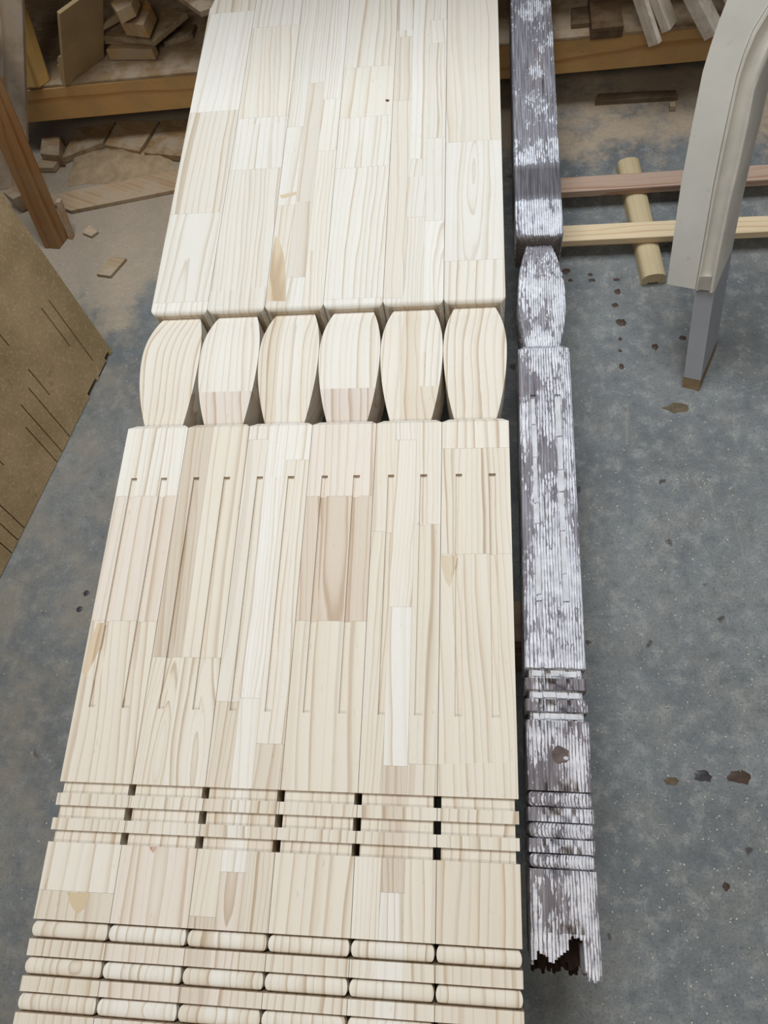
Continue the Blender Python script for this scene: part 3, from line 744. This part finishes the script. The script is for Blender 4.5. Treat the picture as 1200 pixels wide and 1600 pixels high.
def curved_strip(pts, z, w, label):
    mb = MB(); mb.cur = tintc((206, 170, 104), .5); mb.gm = log(.1, .02)
    rings = []
    for x, y in pts[:-1]:
        a = at(x, y, z); rings.append([a, a + xyz(w, 0, 0), a + xyz(w, 0, .022), a + xyz(0, 0, .022)])
    a = at(*pts[-1], z); rings.append([a, a + xyz(.002, 0, 0), a + xyz(.002, 0, .022), a + xyz(0, 0, .022)])
    tag(mb.build('curved_strip', BEAMW), label, 'strip', g5)
curved_strip([(881, -60), (876, 0), (874, 25), (873, 46)], BT + .004, .02, 'left yellow curved strip on the shelf just right of the weathered post')
curved_strip([(911, -60), (907, 0), (905, 15), (904, 31)], BT + .004, .02, 'right yellow curved strip on the shelf, second from the weathered post')
slab('timber_offcut', [(893, 38), (930, 34), (925, 8), (893, 12)], BT + .012, .012, BEAMW, 'dark flat offcut under the yellow curved strips', 'offcut', (92, 76, 58), None)
slab('timber_offcut', [(925, 45), (975, 40), (966, -10), (920, -6)], BT + .03, .028, BEAMW, 'dark board end lying between the strips and the stick bundle', 'offcut', (88, 68, 50), None)
slab('floor_board', [(930, 158), (1060, 150), (1056, 140), (934, 146)], .014, .012, BEAMW, 'dark board lying on the floor in the shadow of the right shelf', 'board', (104, 88, 70), None)
slab('timber_offcut', [(1047, 166), (1056, 166), (1055, 158), (1047, 159)], .016, .014, DUSTY, 'tiny pale block on the floor below the right shelf', 'offcut', (196, 170, 140), None)

# half-round rail on the floor: rounded top with a rebate underneath
hz = 0
A = at(986, 262, 0.03); B = at(1024, 430, .03); A.z = B.z = 0; d = (B - A).normalized(); A = A - d * .03; sd = xyz(-d.y, d.x, 0)
hr = MB(); hr.cur = tintc((200, 184, 148), .8)
hp = [(-.026, 0), (-.012, 0), (-.012, .006), (.012, .006), (.012, 0), (.026, 0), (.026, .018)] + [(.026 * math.cos(a), .018 + .016 * math.sin(a) ** .8) for a in [math.pi * i / 10 for i in range(1, 10)]] + [(-.026, .018)]
hr.gm = log(.01, -.06, 0, .03, .8, 2) @ Matrix((sd, d, xyz(0, 0, 1))).to_4x4()
hr.loft([[A + sd * x + xyz(0, 0, z) for x, z in hp], [B + sd * x + xyz(0, 0, z) for x, z in hp]])
tag(hr.build('handrail_offcut', PINK, None, 40), 'short half-round handrail offcut on the concrete under two battens', 'handrail')
HZ = .0345
y2, y1 = at(1000, 358, HZ).y, at(1000, 284, HZ).y
ww = .046
tag(timber('timber_batten', (.115, at(880, 386, HZ).y + ww / 2, HZ), (1.2, at(1200, 372, HZ).y + ww / 2, HZ), ww, .019, PINK, tint=(224, 204, 170), gr=.9, lg=log(.06, .03, .02, .02, 1, 1)), 'pale pine batten lying across the handrail offcut, nearer the viewer', 'batten')
tag(timber('timber_batten', (.115, at(880, 310, HZ).y + ww / 2, HZ), (1.2, at(1200, 288, HZ).y + ww / 2, HZ), ww, .019, PINK, tint=(186, 160, 142), gr=1, lg=log(.06, .03, .02, .02, 1, 6)), 'pinkish brown batten lying across the handrail offcut, farther back', 'batten')
tag(timber('spacer_block', (1.0, .50, 0), (1.0, .86, 0), .05, HZ - .0005, DUSTY), 'spacer block under the far right ends of the battens', 'block')

# primed arch frame leaning back on its narrow leg
Pq, Qq = at(1066, 605, 0), at(1090, 611, 0)
wv = (Qq - Pq).normalized(); hn = xyz(wv.y, -wv.x, 0)
if hn.y > 0: hn = -hn
tl = math.radians(20)
n_ = (hn * math.cos(tl) + xyz(0, 0, 1) * math.sin(tl)).normalized()
def onf(x, y): return ray_plane(x, y, Pq, n_)
outer = [(1042, 444), (1052, 372), (1064, 288), (1076, 224), (1086, 172), (1098, 112), (1110, 72), (1122, 36), (1136, 0), (1156, -42), (1184, -92), (1225, -150), (1280, -205)]
line1 = [(1086, 452), (1098, 384), (1113, 296), (1125, 236), (1137, 180), (1150, 120), (1162, 82), (1177, 46), (1198, 12), (1218, -18), (1244, -52), (1276, -90), (1320, -130)]
inner = [(1116, 456), (1128, 392), (1144, 316), (1159, 256), (1171, 200), (1182, 142), (1192, 112), (1206, 80), (1226, 46), (1244, 20), (1268, -12), (1298, -46), (1340, -86)]
def lerp2(p, q, t): return (p[0] + (q[0] - p[0]) * t, p[1] + (q[1] - p[1]) * t)
arch = empty('arch_frame', Pq); tag(arch, 'pale primed arched timber frame standing on a narrow leg at the right', 'arch')
TH = .112
vx = at(1117, 545, 0) - Qq; vx.z = 0; vx.normalize()      # depth direction of the frame
def prism(name, cols, mat, thick, front=0., smooth=None):
    """cols: rows of pixels across the face with heights; swept along the arch"""
    mb = MB(); mb.gm = log(.1, .02)
    rings = []   # one ring of the frame section per row
    for row in cols:
        f = [onf(*p) - Pq + n_ * h for p, h in row]
        rings.append(f + [f[-1] - vx * -thick, f[0] - vx * -thick])
    mb.loft(rings); return mb.build(name, mat, arch, smooth)
prism('face_board', [[(o, 0), (l, 0)] for o, l in zip(outer, line1)], PRIM, .035)
mp = [(0, -.003), (.06, .004), (.16, .0045), (.22, -.001), (.4, -.005), (.6, -.003), (.72, .002), (.78, .005), (.9, .005), (1., .0005)]
prism('moulding', [[(lerp2(l, q, t), h) for t, h in mp] for l, q in zip(line1, inner)], PRIM_M, TH, smooth=50)
# leg
lg = MB()
topf = [onf(1086, 457) - Pq, onf(1116, 456) - Pq]
du = (onf(1086, 457) - Pq).normalized()
def down(p):   # slide along the leg until it reaches the floor
    return p - du * (p.z / du.z)
fl_, fr2 = down(topf[0]), down(topf[1])
bl_, br_ = down(topf[0] + vx * TH), down(topf[1] + vx * TH)
def ringt(t): return [fl_.lerp(topf[0], t), fr2.lerp(topf[1], t), br_.lerp(topf[1] + vx * TH, t), bl_.lerp(topf[0] + vx * TH, t)]
lg.loft([ringt(.12), ringt(1)]); lo_ = lg.build('leg', [LEGG], arch); lo_['label'] = 'grey primed narrow leg'
lt = MB(); lt.loft([ringt(0), ringt(.12)]); o = lt.build('leg_tip', RAW, arch); o['label'] = 'bare brown wood tip of the leg'
# worn patches on the moulding
for pts in (((1094, 430), (1112, 430), (1111, 452), (1089, 450)),):
    mb = MB(); f = [onf(*p) - Pq for p in pts]; mb.loft([[p - n_ * .006 for p in f], [p + n_ * .0052 for p in f]]); o = mb.build('filler_patch', plain('filler', srgb(178, 172, 162), .6, .15, 60), arch)

# ------------------------------------------------------------------ drips on the concrete, chips and sawdust flakes
r = random.Random(3)
def drip(px, py, w, h, label, mat=DRIP):
    mb = MB(); c = at(px, py, 0); n = 14; w /= 1000; h /= 1000
    ph = [r.uniform(.65, 1.1) for _ in range(n)]
    rings = []
    for s, z in ((1, 0.0002), (.8, .0012), (.3, .0016)):
        rings.append([(w * s * ph[i] * math.cos(i * math.tau / n), h * s * ph[i] * math.sin(i * math.tau / n), z) for i in range(n)])
    mb.loft(rings); o = mb.build('floor_spatter', mat, None, 50); o.location = c; tag(o, label, 'spatter', 'dried spatters on the concrete')
TAN = plain('dried_glue', srgb(112, 98, 78), .7, .4, 60); BLU = plain('dark_spatter', srgb(72, 70, 76), .35, .4, 60)
drip(1057, 637, 32, 13, 'tan dried spatter on the concrete just below the arch leg', TAN)
drip(1098, 1213, 17, 11, 'dark glossy spatter, left of the pair at the right edge', BLU)
drip(1155, 1215, 20, 13, 'largest dark spatter of the pair at the right edge', DRIP)
drip(1050, 1220, 14, 7, 'brown flake just left of the dark spatter pair', TAN)
for px, py, w, h, lb in ((884, 424, 10, 9, 'blotchy dark drip touching the old bulb, below the pale batten'), (891, 438, 7, 5, 'small flat drip under the blotch beside the old bulb'),
                         (922, 429, 7, 5, 'brown drip midway between the old bulb and the handrail offcut, upper of two'), (925, 438, 9, 5, 'brown drip midway between the old bulb and the handrail offcut, lower of two'),
                         (963, 437, 9, 5, 'topmost dark drip of the column right of the old bulb'), (965, 456, 9, 9, 'second dark drip from the top in the column right of the old bulb'),
                         (961, 477, 9, 7, 'third dark drip from the top in the column right of the old bulb'), (970, 504, 12, 12, 'largest double drip in the column right of the old bulb'),
                         (969, 530, 5, 5, 'tiny round drip just below the double drip'), (969, 548, 4, 4, 'tiny drip, second below the double drip'),
                         (971, 572, 6, 8, 'lowest long drip of the column right of the old bulb'), (1067, 528, 9, 7, 'rusty drip just left of the arch leg'),
                         (1024, 542, 8, 9, 'rusty drip between the drip column and the arch leg')):
    drip(px, py, w, h, lb, DRIP)
drip(1134, 1385, 8, 7, 'round brown spatter near the lower right edge', DRIP)
drip(135, 927, 9, 7, 'dark round hole mark left of the first post, upper of two', BLU)
drip(124, 952, 8, 7, 'dark round hole mark left of the first post, lower of two', BLU)
heap = MB(); hn = 26
hv = {}
for i in range(hn + 1):
    for j in range(9):
        u, v = i / hn, j / 8
        x = -1.16 + .30 * u; y = .955 + .13 * v
        h = .030 * math.sin(math.pi * u) ** .6 * math.sin(math.pi * v) ** .8 * (.45 + .55 * math.sin(7.3 * u + 2 * v) ** 2) * r.uniform(.75, 1.1)
        hv[i, j] = heap.vert((x + r.uniform(-.006, .006), y + r.uniform(-.005, .005), h + .0006))
for i in range(hn):
    for j in range(8): heap.face([hv[i, j], hv[i + 1, j], hv[i + 1, j + 1], hv[i, j + 1]])
for i in range(hn):
    pass
o = heap.build('sawdust_heap', DUSTY_H, None, 60); o['kind'] = 'stuff'; tag(o, 'low heap of sawdust swept up in front of the left shelf beam', 'sawdust')
chips = MB()
def chip(x, y, s):
    a = r.uniform(0, 6.3); ca, sa = math.cos(a) * s, math.sin(a) * s; q = r.uniform(.15, .6); z = .0006
    chips.loft([[(x + ca, y + sa, z), (x - sa * q, y + ca * q, z), (x - ca, y - sa, z), (x + sa * q, y - ca * q, z)],
                [(x + ca, y + sa, z + s * .35), (x - sa * q, y + ca * q, z + s * .2), (x - ca, y - sa, z + s * .1), (x + sa * q, y - ca * q, z + s * .25)]])
for _ in range(5200):
    u = r.random()
    if u < .1: x = -1.35 + abs(r.gauss(0, .28)); y = r.gauss(.85, .22)
    elif u < .34: x = r.uniform(-1.3, -.65); y = r.uniform(-.9, .8)
    else: x = r.uniform(.14, 1.0); y = r.uniform(-1.0, 1.1) if r.random() < .4 else r.uniform(-1., .1)
    if y > 1.3 or x < -1.35 or (x < -.88 and y < .47) or (.34 < x < .52 and .22 < y < .42): continue
    chip(x, y, r.uniform(.0006, .0026) * 1.)
o = chips.build('wood_chips', DUSTM); o['kind'] = 'stuff'; tag(o, 'scattered pale sawdust flakes and chips over the concrete', 'sawdust')
